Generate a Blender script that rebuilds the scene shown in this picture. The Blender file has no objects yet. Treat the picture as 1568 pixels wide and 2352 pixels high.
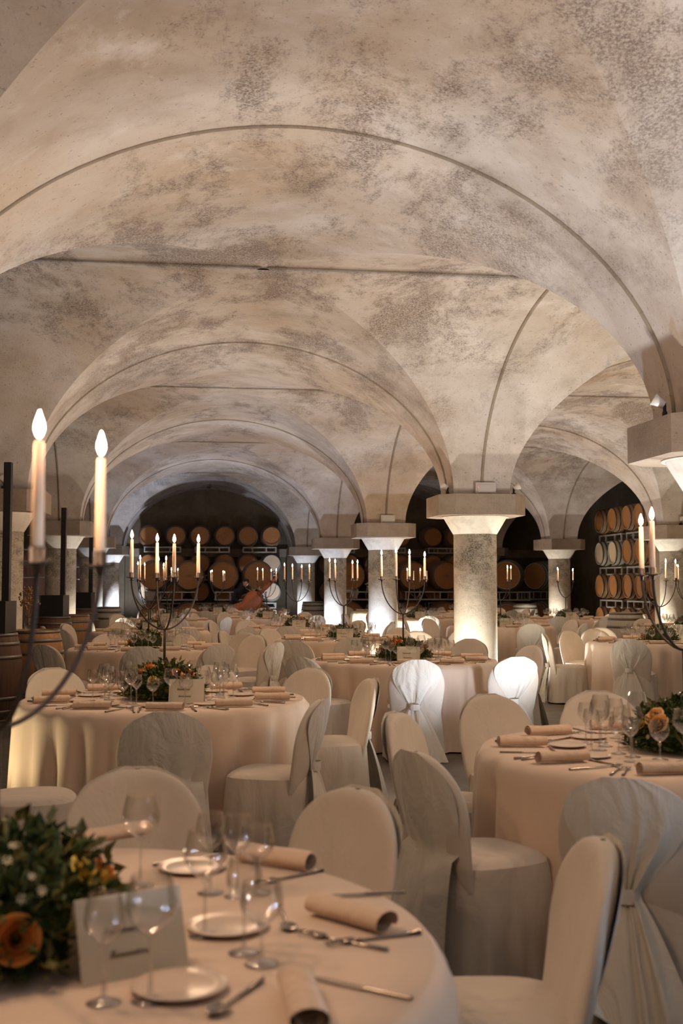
import bpy, math, random
from math import sin, cos, pi, radians, atan2, hypot, sqrt
from mathutils import Vector, Matrix
random.seed(7)
C = bpy.context.scene.collection
SC = bpy.context.scene

# ------------------------------------------------------------------ camera
FPX, YAW, PITCH, HC = 2648.0, 0.135, 0.062, 1.48        # focal length in pixels of the 1568 px frame
cam = bpy.data.cameras.new('camera')
camo = bpy.data.objects.new('camera', cam); C.objects.link(camo)
camo.location = (0, 0, HC)
camo.rotation_euler = (pi / 2 + PITCH, 0, -YAW)
cam.sensor_fit = 'HORIZONTAL'; cam.sensor_width = 24.0
cam.lens = 24.0 * FPX / 1568.0
cam.clip_start = 0.05; cam.clip_end = 200
cam.dof.use_dof = True; cam.dof.focus_distance = 11.5; cam.dof.aperture_fstop = 3.6
SC.camera = camo

# ------------------------------------------------------------------ world, exposure
w = bpy.data.worlds.new('world'); SC.world = w; w.use_nodes = True
w.node_tree.nodes['Background'].inputs[0].default_value = (0.9, 0.75, 0.6, 1)
w.node_tree.nodes['Background'].inputs[1].default_value = 0.0
SC.view_settings.view_transform = 'Standard'; SC.view_settings.look = 'None'
SC.view_settings.gamma = 1; SC.view_settings.exposure = 0.6
SC.view_settings.use_curve_mapping = False
SC.cycles.max_bounces = 8; SC.cycles.diffuse_bounces = 5; SC.cycles.glossy_bounces = 3
SC.cycles.adaptive_threshold = .04; SC.cycles.transparent_max_bounces = 16; SC.cycles.transmission_bounces = 4
SC.cycles.caustics_reflective = False; SC.cycles.caustics_refractive = False
SC.cycles.sample_clamp_indirect = 4.0

# light of the uplights that stand on the floor by the columns: (x, y, watts, colour)
WARM = (1.0, 0.84, 0.60); NEUT = (1.0, 0.91, 0.78); COOL = (0.72, 0.80, 1.0); YEL = (1.0, 0.80, 0.48)
MX, LX, RX = 3.695, -2.224, 9.4445
YR = [0.547 + 6.953 * i for i in range(-1, 6)]           # rows of columns; YR[2] is the first in view
UP = [(MX + .9, YR[1] + .7, 215, COOL), (MX - .8, YR[1] - .6, 230, COOL), (MX - .7, YR[1] + .9, 28, COOL),
      (LX + .35, YR[1] + .5, 30, YEL),
      (MX + .9, YR[0] + .7, 190, COOL), (LX + .6, YR[0] + .7, 25, WARM),
      (MX + 1.07, YR[2] + .82, 230, NEUT), (MX - .85, YR[2] - 1.0, 170, NEUT), (MX - .9, YR[2] + .8, 110, COOL), (MX + .95, YR[2] - .8, 120, NEUT),
      (LX + .55, YR[2] - .55, 38, YEL),
      (MX + .8, YR[3] + .6, 170, NEUT), (MX - .7, YR[3] - .9, 120, NEUT), (MX - .9, YR[3] + .7, 120, COOL),
      (LX + .6, YR[3] - .5, 50, YEL),
      (RX - .8, YR[3] + .6, 110, YEL), (RX - .75, YR[3] - .6, 80, YEL),
      (MX + .7, YR[4] + .6, 130, NEUT), (MX - .5, YR[4] - .8, 120, COOL),
      (LX + .75, YR[4] - .3, 60, NEUT),
      (RX - 1.0, YR[4] + .1, 150, NEUT),
      (MX + .6, YR[5] + .6, 100, NEUT), (MX - .5, YR[5] - .7, 120, COOL),
      (LX + .75, YR[5] - .3, 90, COOL),
      (RX - .7, YR[5] - .6, 80, NEUT),
      (MX - .55, YR[6] - .75, 120, COOL), (LX + .75, YR[6] - .6, 260, COOL)]
CANDLE_W = 6.5

# ------------------------------------------------------------------ pixel -> place helpers (used only to read positions off the photo)
def _hall(U, D):
    c, s = cos(YAW), sin(YAW)
    return (U * c + D * s, -U * s + D * c)
def at(px, py, z):
    """hall x,y of the point of height z seen at pixel px,py"""
    u = (px - 784) / FPX; v = (1176 - py) / FPX
    cp, sp = cos(PITCH), sin(PITCH)
    t = (z - HC) / (sp + v * cp)
    return _hall(u * t, (cp - v * sp) * t)
def far(px, d):
    return _hall((px - 784) / FPX * d, d)

# ------------------------------------------------------------------ material helpers
def mat(name, col, rough=.6, metal=0, spec=.5):
    m = bpy.data.materials.new(name); m.use_nodes = True
    b = m.node_tree.nodes['Principled BSDF']
    b.inputs['Base Color'].default_value = (*col, 1); b.inputs['Roughness'].default_value = rough
    b.inputs['Metallic'].default_value = metal; b.inputs['Specular IOR Level'].default_value = spec
    return m
class NT:
    def __init__(s, m): s.m = m; s.t = m.node_tree; s.b = s.t.nodes['Principled BSDF']
    def n(s, k, **kw):
        x = s.t.nodes.new(k)
        for a, v in kw.items(): setattr(x, a, v)
        return x
    def l(s, a, b): s.t.links.new(a, b)
    def co(s, scale=(1, 1, 1), kind='Object'):
        t = s.n('ShaderNodeTexCoord'); mp = s.n('ShaderNodeMapping'); s.l(t.outputs[kind], mp.inputs[0])
        mp.inputs['Scale'].default_value = scale; return mp.outputs[0]
    def noise(s, vec, scale, detail=4, rough=.6, dist=0):
        x = s.n('ShaderNodeTexNoise'); s.l(vec, x.inputs['Vector'])
        x.inputs['Scale'].default_value = scale; x.inputs['Detail'].default_value = detail
        x.inputs['Roughness'].default_value = rough; x.inputs['Distortion'].default_value = dist
        return x.outputs['Fac']
    def ramp(s, fac, stops):
        x = s.n('ShaderNodeValToRGB'); s.l(fac, x.inputs[0]); e = x.color_ramp.elements
        while len(e) < len(stops): e.new(.5)
        for i, (p, c) in enumerate(stops):
            e[i].position = p; e[i].color = (*c, 1) if hasattr(c, '__len__') else (c, c, c, 1)
        return x.outputs[0]
    def mix(s, f, a, b, mode='MIX'):
        x = s.n('ShaderNodeMix', data_type='RGBA', blend_type=mode)
        for v, i in ((f, 0), (a, 6), (b, 7)):
            if isinstance(v, (int, float)): x.inputs[i].default_value = v
            elif isinstance(v, tuple): x.inputs[i].default_value = (*v, 1)
            else: s.l(v, x.inputs[i])
        return x.outputs[2]
    def math(s, op, a, b=0.0):
        x = s.n('ShaderNodeMath', operation=op)
        for v, i in ((a, 0), (b, 1)):
            if isinstance(v, (int, float)): x.inputs[i].default_value = v
            else: s.l(v, x.inputs[i])
        return x.outputs[0]
    def bump(s, h, st=.3, dist=.02):
        x = s.n('ShaderNodeBump'); s.l(h, x.inputs['Height'])
        x.inputs['Strength'].default_value = st; x.inputs['Distance'].default_value = dist
        s.l(x.outputs[0], s.b.inputs['Normal'])

def plaster(name, light, ochre, stain, amount=1.0, ps=.80, lo=.49, crown=(3.0, 4.5)):
    m = mat(name, light, .9, 0, .2); N = NT(m)
    co = N.co(); big = N.noise(co, .38, 9, .62, .3); mid = N.noise(co, 1.7, 8, .68)
    fine = N.noise(co, 55, 7, .8); patch = N.noise(N.co((1.0, .55, 1.3)), ps, 14, .80, .2)
    base = N.mix(N.ramp(big, [(.40, 0), (.66, 1)]), light, ochre)
    base = N.mix(N.ramp(mid, [(.46, 0), (.72, .55)]), base, tuple(.62 * v for v in ochre))
    # white efflorescence
    base = N.mix(N.ramp(N.noise(co, .8, 10, .7, .4), [(.56, 0), (.70, .6)]), base, tuple(min(1, 1.25 * v) for v in light))
    # dark mould stains, strongest high on the vault
    sep = N.n('ShaderNodeSeparateXYZ'); tc = N.n('ShaderNodeTexCoord'); N.l(tc.outputs['Object'], sep.inputs[0])
    hi = N.n('ShaderNodeMapRange'); N.l(sep.outputs[2], hi.inputs[0])
    hi.inputs[1].default_value = crown[0]; hi.inputs[2].default_value = crown[1]
    hi.inputs[3].default_value = .12; hi.inputs[4].default_value = 1
    speck = N.math('MULTIPLY', N.ramp(patch, [(lo, 0), (lo + .08, 1)]), N.ramp(fine, [(.42, .05), (.56, 1)]))
    f = N.math('MULTIPLY', N.math('MULTIPLY', speck, hi.outputs[0]), .85 * amount)
    base = N.mix(f, base, stain)
    drip = N.ramp(N.noise(N.co((9, 9, .5)), 1.2, 6, .7), [(.55, 0), (.75, .28)])
    base = N.mix(drip, base, tuple(.55 * v for v in ochre))
    dots = N.ramp(N.noise(co, 34, 2, .5), [(.66, 0), (.71, .55)])
    base = N.mix(N.math('MULTIPLY', dots, .7), base, stain)
    N.l(base, N.b.inputs['Base Color'])
    N.bump(N.math('ADD', N.math('MULTIPLY', mid, .6), N.math('MULTIPLY', fine, .25)), .5, .03)
    return m
M = {}
M['vault'] = plaster('vault plaster', (.62, .58, .545), (.46, .36, .265), (.10, .068, .055), 1.0)
M['seam'] = plaster('seam plaster', (.34, .29, .23), (.25, .19, .13), (.08, .06, .05), .8)
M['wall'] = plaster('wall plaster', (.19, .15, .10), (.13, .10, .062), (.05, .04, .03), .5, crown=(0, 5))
M['column'] = plaster('column stone', (.68, .645, .57), (.56, .50, .39), (.09, .08, .07), 1.1, ps=1.6, lo=.46, crown=(.9, 1.9))
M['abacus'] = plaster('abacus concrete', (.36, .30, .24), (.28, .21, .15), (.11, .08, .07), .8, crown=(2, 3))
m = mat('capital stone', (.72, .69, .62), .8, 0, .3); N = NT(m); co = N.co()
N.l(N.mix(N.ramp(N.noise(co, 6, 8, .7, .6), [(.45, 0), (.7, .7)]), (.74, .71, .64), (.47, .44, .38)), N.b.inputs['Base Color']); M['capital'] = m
m = mat('concrete floor', (.1, .09, .07), .45, 0, .4); N = NT(m); co = N.co()
N.l(N.mix(N.noise(co, .9, 8, .65), (.070, .062, .046), (.15, .13, .10)), N.b.inputs['Base Color'])
N.l(N.ramp(N.noise(co, 3, 6), [(.3, .32), (.7, .6)]), N.b.inputs['Roughness']); N.bump(N.noise(co, 14, 6), .15, .01); M['floor'] = m

def cloth(name, a, b, scale=3.0, st=.5):
    m = mat(name, a, .88, 0, .15); N = NT(m); co = N.co()
    N.l(N.mix(N.ramp(N.noise(co, 2.2, 5), [(.35, 0), (.75, 1)]), a, b), N.b.inputs['Base Color'])
    N.b.inputs['Sheen Weight'].default_value = .25
    h = N.math('ADD', N.noise(N.co((1, 1, .5)), scale, 4, .5, .9), N.math('MULTIPLY', N.noise(co, 320, 2), .012))
    N.bump(h, st, .05); return m
M['chair_cloth'] = cloth('chair cover cotton', (.60, .53, .44), (.53, .465, .38), 5.0, .38)
M['chair_drape'] = cloth('chair drape cotton', (.64, .60, .52), (.57, .53, .45), 7.0, .6)
M['table_cloth'] = cloth('table linen', (.66, .52, .40), (.61, .475, .36), 2.0, .22)
M['napkin'] = cloth('napkin linen', (.60, .455, .335), (.53, .395, .285), 14, .3)
M['iron'] = mat('black wrought iron', (.030, .020, .016), .5, .55)
M['steel'] = mat('cutlery steel', (.34, .29, .25), .24, 1)
M['rack'] = mat('galvanised rack steel', (.42, .40, .36), .6, .3)
M['porcelain'] = mat('ivory porcelain', (.60, .49, .39), .3)
M['card'] = mat('ivory card', (.66, .60, .46), .75)
M['ink'] = mat('brown ink', (.20, .13, .07), .8)
M['black'] = mat('matt black paint', (.012, .010, .011), .6)
M['plastic'] = mat('grey white plastic', (.52, .49, .46), .45)
M['chrome'] = mat('white enamel', (.70, .69, .66), .3)
M['led'] = mat('lamp lens', (.8, .8, .8), .4)
N = NT(M['led']); N.b.inputs['Emission Color'].default_value = (1, .93, .82, 1); N.b.inputs['Emission Strength'].default_value = 6.0
M['red_led'] = mat('red indicator', (.6, .02, .02), .4)
N = NT(M['red_led']); N.b.inputs['Emission Color'].default_value = (1, .05, .03, 1); N.b.inputs['Emission Strength'].default_value = 2
m = mat('beeswax ivory', (.80, .60, .42), .5); N = NT(m)
N.b.inputs['Subsurface Weight'].default_value = .35; N.b.inputs['Subsurface Radius'].default_value = (.02, .008, .004); N.b.inputs['Subsurface Scale'].default_value = .6
M['wax'] = m
m = mat('candle flame', (1, .8, .6), .5); N = NT(m)
N.b.inputs['Emission Color'].default_value = (1, .78, .56, 1); N.b.inputs['Emission Strength'].default_value = 14
m.cycles.emission_sampling = 'NONE'; M['flame'] = m
def glass(name, lo=.03, hi=.75):
    m = bpy.data.materials.new(name); m.use_nodes = True; t = m.node_tree; t.nodes.clear()
    o = t.nodes.new('ShaderNodeOutputMaterial'); mx = t.nodes.new('ShaderNodeMixShader'); tr = t.nodes.new('ShaderNodeBsdfTransparent')
    gl = t.nodes.new('ShaderNodeBsdfGlossy'); gl.inputs['Roughness'].default_value = .03; tr.inputs[0].default_value = (.96, .955, .94, 1)
    lw = t.nodes.new('ShaderNodeLayerWeight'); lw.inputs[0].default_value = .35
    mr = t.nodes.new('ShaderNodeMapRange'); mr.inputs[3].default_value = lo; mr.inputs[4].default_value = hi
    t.links.new(lw.outputs['Facing'], mr.inputs[0]); t.links.new(mr.outputs[0], mx.inputs[0])
    t.links.new(tr.outputs[0], mx.inputs[1]); t.links.new(gl.outputs[0], mx.inputs[2]); t.links.new(mx.outputs[0], o.inputs[0])
    return m
M['glass'] = glass('thin clear glass', .05, .85); M['stem_glass'] = glass('solid clear glass', .12, .8)
def wood(name, a, b, sc=(3, 3, 22), c3=None):
    m = mat(name, a, .6, 0, .3); N = NT(m)
    N.l(N.mix(N.ramp(N.noise(N.co(sc), 1.3, 6, .65, .4), [(.3, 0), (.72, 1)]), a, b), N.b.inputs['Base Color'])
    N.bump(N.noise(N.co(sc), 4, 4), .2, .01); return m
M['oak'] = wood('barrel oak', (.40, .22, .10), (.25, .125, .055), (26, 26, 2))
M['head'] = wood('barrel head oak', (.47, .215, .07), (.33, .14, .045), (20, 2, 20))
M['pale_head'] = wood('pale barrel head', (.70, .55, .38), (.60, .45, .30), (20, 2, 20))
M['old_oak'] = wood('old barrel oak', (.13, .07, .045), (.07, .038, .025), (26, 26, 2))
M['pale_lit_oak'] = wood('limed barrel oak', (.50, .47, .38), (.36, .34, .28), (26, 26, 2))  # pale tone; on the uplit barrels the light is put into the colour
M['cask'] = wood('large cask oak', (.12, .06, .045), (.06, .03, .028), (16, 16, 1))
M['amber_lit_cask'] = wood('amber lit cask oak', (.45, .22, .08), (.30, .14, .05), (16, 16, 1))  # amber light on the staves is painted into the wood colour
M['hoop'] = mat('hoop iron', (.17, .155, .14), .5, .7)
M['varnish'] = wood('red varnished spruce', (.55, .17, .05), (.40, .11, .03), (20, 3, 3)); NT(M['varnish']).b.inputs['Roughness'].default_value = .35
def leafm(name, a, b):
    m = mat(name, a, .6, 0, .3); N = NT(m)
    N.l(N.mix(N.noise(N.co(), 11, 4), a, b), N.b.inputs['Base Color']); return m
M['leaf'] = leafm('dark green leaves', (.020, .040, .012), (.07, .10, .022))
M['leaf2'] = leafm('olive leaves', (.10, .10, .022), (.16, .13, .035))
M['rose_orange'] = leafm('orange petals', (.62, .20, .035), (.72, .30, .07))
M['rose_peach'] = leafm('peach petals', (.80, .47, .18), (.85, .58, .30))
M['rose_yellow'] = leafm('yellow petals', (.62, .44, .07), (.70, .52, .13))
M['daisy'] = mat('small cream blossoms', (.70, .64, .46), .7)
M['dry'] = leafm('dried flowers', (.25, .13, .06), (.40, .26, .12))
M['skin'] = mat('skin', (.55, .27, .16), .5); M['dark_cloth'] = mat('black clothing', (.012, .010, .012), .85); M['hair'] = mat('dark hair', (.02, .012, .008), .5)

# ------------------------------------------------------------------ mesh helpers
def mesh(name, V, F, m, smooth=True):
    me = bpy.data.meshes.new(name); me.from_pydata([tuple(v) for v in V], [], F)
    ms = m if isinstance(m, (list, tuple)) else [m]
    for x in ms: me.materials.append(x)
    if smooth: me.polygons.foreach_set('use_smooth', [True] * len(me.polygons))
    me.update(); return me
class G:
    """collects shapes into one mesh"""
    def __init__(s): s.V = []; s.F = []
    def add(s, V, F, M4=None):
        k = len(s.V); s.V += [(M4 @ Vector(v)) if M4 else Vector(v) for v in V]; s.F += [tuple(i + k for i in f) for f in F]; return s
    def box(s, c, d, M4=None):
        x, y, z = c; a, b, h = d[0] / 2, d[1] / 2, d[2] / 2
        V = [(x + i * a, y + j * b, z + k * h) for i in (-1, 1) for j in (-1, 1) for k in (-1, 1)]
        return s.add(V, [(0, 1, 3, 2), (4, 6, 7, 5), (0, 4, 5, 1), (2, 3, 7, 6), (0, 2, 6, 4), (1, 5, 7, 3)], M4)
    def grid(s, f, nu, nv, cu=False, cv=False, M4=None):
        nu2 = nu if cu else nu + 1; nv2 = nv if cv else nv + 1
        V = [f(i / nu, j / nv) for j in range(nv2) for i in range(nu2)]
        F = [(j * nu2 + i, j * nu2 + (i + 1) % nu2, ((j + 1) % nv2) * nu2 + (i + 1) % nu2, ((j + 1) % nv2) * nu2 + i)
             for j in range(nv) for i in range(nu)]
        return s.add(V, F, M4)
    def lathe(s, prof, n=24, M4=None, cap=True):
        V = []; F = []
        for r, z in prof: V += [(r * cos(2 * pi * i / n), r * sin(2 * pi * i / n), z) for i in range(n)]
        for j in range(len(prof) - 1):
            F += [(j * n + i, j * n + (i + 1) % n, (j + 1) * n + (i + 1) % n, (j + 1) * n + i) for i in range(n)]
        if cap:
            if prof[0][0] > 1e-5: F.append(tuple(reversed(range(n))))
            if prof[-1][0] > 1e-5: F.append(tuple(range((len(prof) - 1) * n, len(prof) * n)))
        return s.add(V, F, M4)
    def tube(s, P, r, n=8, M4=None):
        P = [Vector(p) for p in P]; R = r if hasattr(r, '__len__') else [r] * len(P)
        V = []; F = []; up = None
        for i, p in enumerate(P):
            d = (P[min(i + 1, len(P) - 1)] - P[max(i - 1, 0)]).normalized()
            if up is None: up = d.orthogonal().normalized()
            a = (up - d * up.dot(d)).normalized(); up = a; b = d.cross(a)
            V += [p + (a * cos(2 * pi * k / n) + b * sin(2 * pi * k / n)) * R[i] for k in range(n)]
        for i in range(len(P) - 1):
            F += [(i * n + k, i * n + (k + 1) % n, (i + 1) * n + (k + 1) % n, (i + 1) * n + k) for k in range(n)]
        F += [tuple(reversed(range(n))), tuple(range((len(P) - 1) * n, len(P) * n))]
        return s.add(V, F, M4)
    def mk(s, name, m, smooth=True): return mesh(name, s.V, s.F, m, smooth)
def ob(name, me, parent=None, loc=(0, 0, 0), rz=0):
    o = bpy.data.objects.new(name, me); C.objects.link(o); o.location = loc; o.rotation_euler = (0, 0, rz)
    if parent: o.parent = parent
    return o
def tag(o, label=None, cat=None, group=None, kind=None):
    for k, v in (('label', label), ('category', cat), ('group', group), ('kind', kind)):
        if v: o[k] = v
    return o
def struct(name, me, **kw): return tag(ob(name, me, **kw), kind='structure')
def inst(parts, name, label, cat, loc, rz=0, group=None, scale=None):
    """parts: [(name, mesh, [subparts])] under an Empty; a single ('', mesh) makes a one-mesh thing"""
    if len(parts) == 1 and parts[0][0] == '':
        r = ob(name, parts[0][1], None, loc, rz)
    else:
        r = ob(name, None, None, loc, rz)
        def put(ps, par):
            for p in ps:
                c = ob(p[0], p[1], par)
                if len(p) > 3: c.matrix_local = p[3]
                if len(p) > 2 and p[2]: put(p[2], c)
        put(parts, r)
    if scale: r.scale = scale
    return tag(r, label, cat, group)
def T(x, y, z): return Matrix.Translation((x, y, z))
def RZ(a): return Matrix.Rotation(a, 4, 'Z')
def RX_(a): return Matrix.Rotation(a, 4, 'X')
def RY_(a): return Matrix.Rotation(a, 4, 'Y')

# ================================================================== STRUCTURE
ZS, ZB, ZC = 1.113 + HC, .856 + HC, 3.05 + HC             # abacus top, abacus underside, vault crown
HP = .36
EXTY = 37.3
WRX, WLX, WFY = 12.32, -8.14, YR[0]
XR = [WLX, LX, MX, RX, RX + 5.75]
def prof(a, N=26, p=1.93):
    """from the springing to the crown: list of (distance from centre, z)"""
    out = []
    for i in range(N + 1):
        t = (pi / 2) * i / N
        out.append((a * max(cos(t), 0) ** (2 / p), ZS + (ZC - ZS) * sin(t) ** (2 / p)))
    return out
g = G()
def quad(a, b, c, d): g.add([a, b, c, d], [(0, 1, 2, 3)])
NB = 26
Yb = list(zip(YR[:-1], YR[1:]))
Xb = list(zip(XR[:-1], XR[1:]))
def weld_patch(cells):
    """cells: list of polygons of coordinate tuples, welded inside the patch only"""
    idx = {}; V = []; F = []
    for poly in cells:
        f = []
        for p in poly:
            k = (round(p[0], 4), round(p[1], 4), round(p[2], 4))
            if k not in idx: idx[k] = len(V); V.append(p)
            if idx[k] not in f: f.append(idx[k])
        if len(f) > 2: F.append(tuple(f))
    g.add(V, F)
for x0, x1 in Xb:
    cx = (x0 + x1) / 2; A = prof((x1 - x0) / 2 - HP)
    half = x1 > 13                                          # the bay by the far side wall is only half a bay
    for y0, y1 in Yb:
        cy = (y0 + y1) / 2; B = prof((y1 - y0) / 2 - HP)
        for sx in (-1,) if half else (-1, 1):
            ca, cb1, cb2 = [], [], []
            for sy in (-1, 1):
                for i in range(NB):
                    for j in range(NB):
                        X0, X1 = cx + sx * A[i][0], cx + sx * A[i + 1][0]
                        Y0, Y1 = cy + sy * B[j][0], cy + sy * B[j + 1][0]
                        if i > j: ca.append([(X0, Y0, A[i][1]), (X1, Y0, A[i + 1][1]), (X1, Y1, A[i + 1][1]), (X0, Y1, A[i][1])])
                        elif j > i: cb1.append([(X0, Y0, B[j][1]), (X1, Y0, B[j][1]), (X1, Y1, B[j + 1][1]), (X0, Y1, B[j + 1][1])])
                        else:
                            ca.append([(X0, Y0, A[i][1]), (X1, Y0, A[i + 1][1]), (X1, Y1, A[i + 1][1])])
                            cb1.append([(X0, Y0, A[i][1]), (X1, Y1, A[i + 1][1]), (X0, Y1, A[i + 1][1])])
                # strips over the row lines: the cross arch band and the long arch band
                ye = cy + sy * ((y1 - y0) / 2)
                for i in range(NB):
                    X0, X1 = cx + sx * A[i][0], cx + sx * A[i + 1][0]; Y0 = cy + sy * B[0][0]
                    ca.append([(X0, ye, A[i][1]), (X1, ye, A[i + 1][1]), (X1, Y0, A[i + 1][1]), (X0, Y0, A[i][1])])
                xe = cx + sx * ((x1 - x0) / 2)
                for j in range(NB):
                    Y0, Y1 = cy + sy * B[j][0], cy + sy * B[j + 1][0]; X0 = cx + sx * A[0][0]
                    cb1.append([(xe, Y0, B[j][1]), (X0, Y0, B[j][1]), (X0, Y1, B[j + 1][1]), (xe, Y1, B[j + 1][1])])
            weld_patch(ca); weld_patch(cb1)
    cext = []
    for sx in (-1,) if half else (-1, 1):
        for i in range(NB):
            X0, X1 = cx + sx * A[i][0], cx + sx * A[i + 1][0]
            cext.append([(X0, YR[-1], A[i][1]), (X1, YR[-1], A[i + 1][1]), (X1, EXTY + .05, A[i + 1][1]), (X0, EXTY + .05, A[i][1])])
    weld_patch(cext)
struct('ceiling', g.mk('ceiling', M['vault']))
# seams: thin ridges along every row plane and along the crowns of the cross vaults
tn = [0]
def trim(P_list, r, m=M['seam']):
    q = G()
    for P in P_list: q.tube(P, r, 6)
    tn[0] += 1
    struct('trim_%d' % tn[0], q.mk('trim', m))
for yy in YR[1:] + [EXTY - .04]:
    L = []
    for x0, x1 in Xb[:3]:
        cx = (x0 + x1) / 2; A = prof((x1 - x0) / 2 - HP)
        L.append([(cx - a, yy, z + .004) for a, z in A] + [(cx + a, yy, z + .004) for a, z in reversed(A[:-1])])
    trim(L, .021)
for xx in XR[1:4]:
    L = []
    for y0, y1 in Yb:
        cy = (y0 + y1) / 2; B = prof((y1 - y0) / 2 - HP)
        L.append([(xx, cy - a, z + .004) for a, z in B] + [(xx, cy + a, z + .004) for a, z in reversed(B[:-1])])
    trim(L, .021)
for y0, y1 in Yb[1:]:
    trim([[(WLX, (y0 + y1) / 2, ZC + .006), (WRX, (y0 + y1) / 2, ZC + .006)]], .016)

g = G().box(((WLX + WRX) / 2, (WFY + EXTY) / 2, -.05), (WRX - WLX + .8, EXTY - WFY + .8, .1)); struct('floor', g.mk('floor', M['floor'], False))
def wall(name, x0, x1, y0, y1, z1=ZC + .3):
    struct(name, G().box(((x0 + x1) / 2, (y0 + y1) / 2, z1 / 2), (x1 - x0, y1 - y0, z1)).mk(name, M['wall'], False))
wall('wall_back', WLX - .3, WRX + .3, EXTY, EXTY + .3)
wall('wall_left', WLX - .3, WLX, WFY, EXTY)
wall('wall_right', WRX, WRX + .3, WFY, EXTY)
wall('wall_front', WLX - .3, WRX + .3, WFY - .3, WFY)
wall('wall_aisle', RX - .05, WRX, YR[5 - 1] + .55, YR[5 - 1] + .85)
def ledge(x0, x1, y0, y1, z0=ZB, z1=ZS):
    tn[0] += 1
    struct('trim_%d' % tn[0], G().box(((x0 + x1) / 2, (y0 + y1) / 2, (z0 + z1) / 2), (x1 - x0, y1 - y0, z1 - z0)).mk('trim', M['abacus'], False))
ledge(WLX, WRX, EXTY - .16, EXTY); ledge(RX + .3, WRX, YR[4] + .40, YR[4] + .55)
for xx in (LX, MX, RX):                                    # soffit beam and pilaster between the last column and the wall
    ledge(xx - HP, xx + HP, YR[6] - .1, EXTY)
    struct('trim_%d' % (tn[0] + 100), G().box((xx - .05, EXTY - .2, ZB / 2), (.8, .4, ZB)).mk('trim', M['wall'], False))

def column(x, y):
    r = ob('column', None, None, (x, y, 0)); tag(r, kind='structure')
    shaft = G().lathe([(.275, 0), (.275, ZB - .226)], 48).mk('shaft', M['column'])
    o = ob('shaft', shaft, r); tag(o, kind='structure')
    tag(ob('capital', G().lathe([(.275, ZB - .227), (.283, ZB - .222), (.395, ZB - .03), (.405, ZB - .012), (.405, ZB)], 48, cap=False).mk('capital', M['capital']), r), kind='structure')
    h, c = .556, .18
    P = [(-h + c, -h), (h - c, -h), (h, -h + c), (h, h - c), (h - c, h), (-h + c, h), (-h, h - c), (-h, -h + c)]
    V = [(a, b, ZB) for a, b in P] + [(a, b, ZS) for a, b in P]
    F = [tuple(reversed(range(8))), tuple(range(8, 16))] + [(i, (i + 1) % 8, 8 + (i + 1) % 8, 8 + i) for i in range(8)]
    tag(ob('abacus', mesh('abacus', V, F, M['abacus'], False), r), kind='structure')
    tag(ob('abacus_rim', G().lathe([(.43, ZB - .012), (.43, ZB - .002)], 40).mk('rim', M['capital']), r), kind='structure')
for i in range(1, 7):
    column(MX, YR[i]); column(LX, YR[i]); column(RX, YR[i])

# ================================================================== LIGHT FITTINGS
KN = {}
for _X, _n, _l in ((LX, 'post row column', ['behind the camera', 'beside the camera', 'at the tallest post', 'at the middle post', 'at the smallest post', 'past the smallest post', 'by the barrel wall']),
                   (MX, 'middle row column', ['behind the camera', 'with only its capital showing', 'with dark stains', 'second in view', 'third in view', 'fourth in view', 'by the barrel wall']),
                   (RX, 'side row column', ['behind the camera', 'beside the camera', 'out of view', 'with yellow light', 'before the aisle wall', 'behind the stained column', 'by the barrel wall'])):
    for _k, _p in enumerate(_l): KN[(_X, _k)] = _n + ' ' + _p
def uplight(i, x, y, wts, col):
    ang = random.uniform(-.3, .3)
    r = ob('floor_uplight', None, None, (x, y, 0), ang)
    ob('housing', G().box((0, 0, .03), (.16, .12, .06)).mk('housing', M['black'], False), r)
    ob('lens', G().box((0, 0, .064), (.13, .09, .008)).mk('lens', M['led'], False), r)
    cn = min(((hypot(x - a, y - b), a, b) for a in (LX, MX, RX) for b in YR), key=lambda t: t[0])
    k = YR.index(cn[2])
    side = ('side-barrel' if x > cn[1] else 'black-post') + (' wall-ward' if y > cn[2] else ' camera-ward') + ' corner'
    tag(r, 'floor uplight, %s, at the %s' % (side, KN[(cn[1], k)]), 'light', 'floor uplights at the column feet')
    L = bpy.data.lights.new('uplight', 'SPOT'); L.energy = wts; L.color = col; L.spot_size = radians(172); L.spot_blend = .35; L.shadow_soft_size = .07
    lo = bpy.data.objects.new('uplight_beam', L); C.objects.link(lo); lo.location = (0, 0, .10); lo.rotation_euler = (pi, 0, 0); lo.parent = r
for i, u in enumerate(UP): uplight(i, *u)

# ================================================================== THE MASTERS
def make_barrel(L, rh, rb, body, head, nh=6, upright=False):
    n = 36
    R = lambda z: rh + (rb - rh) * (1 - (2 * z / L - 1) ** 2)
    Rm = Matrix() if upright else T(0, 0, 0) @ RX_(-pi / 2)          # lying barrel: axis along +y, head at y = 0
    if not upright: Rm = RX_(-pi / 2)
    P = [(R(0) - .022, .03), (R(0) - .02, 0)] + [(R(L * i / 12), L * i / 12) for i in range(13)] + [(R(L) - .02, L), (R(L) - .022, L - .03)]
    b = G().lathe(P, n, Rm, cap=False).mk('barrel_staves', body)
    out = [('staves', b)]
    for z in (.028, L - .028): out.append(('head', G().lathe([(0.0001, z), (R(0) - .021, z)], n, Rm, cap=False).mk('barrel_head', head)))
    for f in [.015, .12, .27, .73, .88, .985][:nh] if nh == 6 else [.015, .13, .3, .7]:
        z = f * L; hh = .02
        z0, z1 = max(z - hh, 0.001), min(z + hh, L - .001)
        out.append(('hoop', G().lathe([(R(z0) - .002, z0), (R(z0) + .005, z0), (R(z1) + .005, z1), (R(z1) - .002, z1)], n, Rm, cap=False).mk('hoop', M['hoop'])))
    return out
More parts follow.
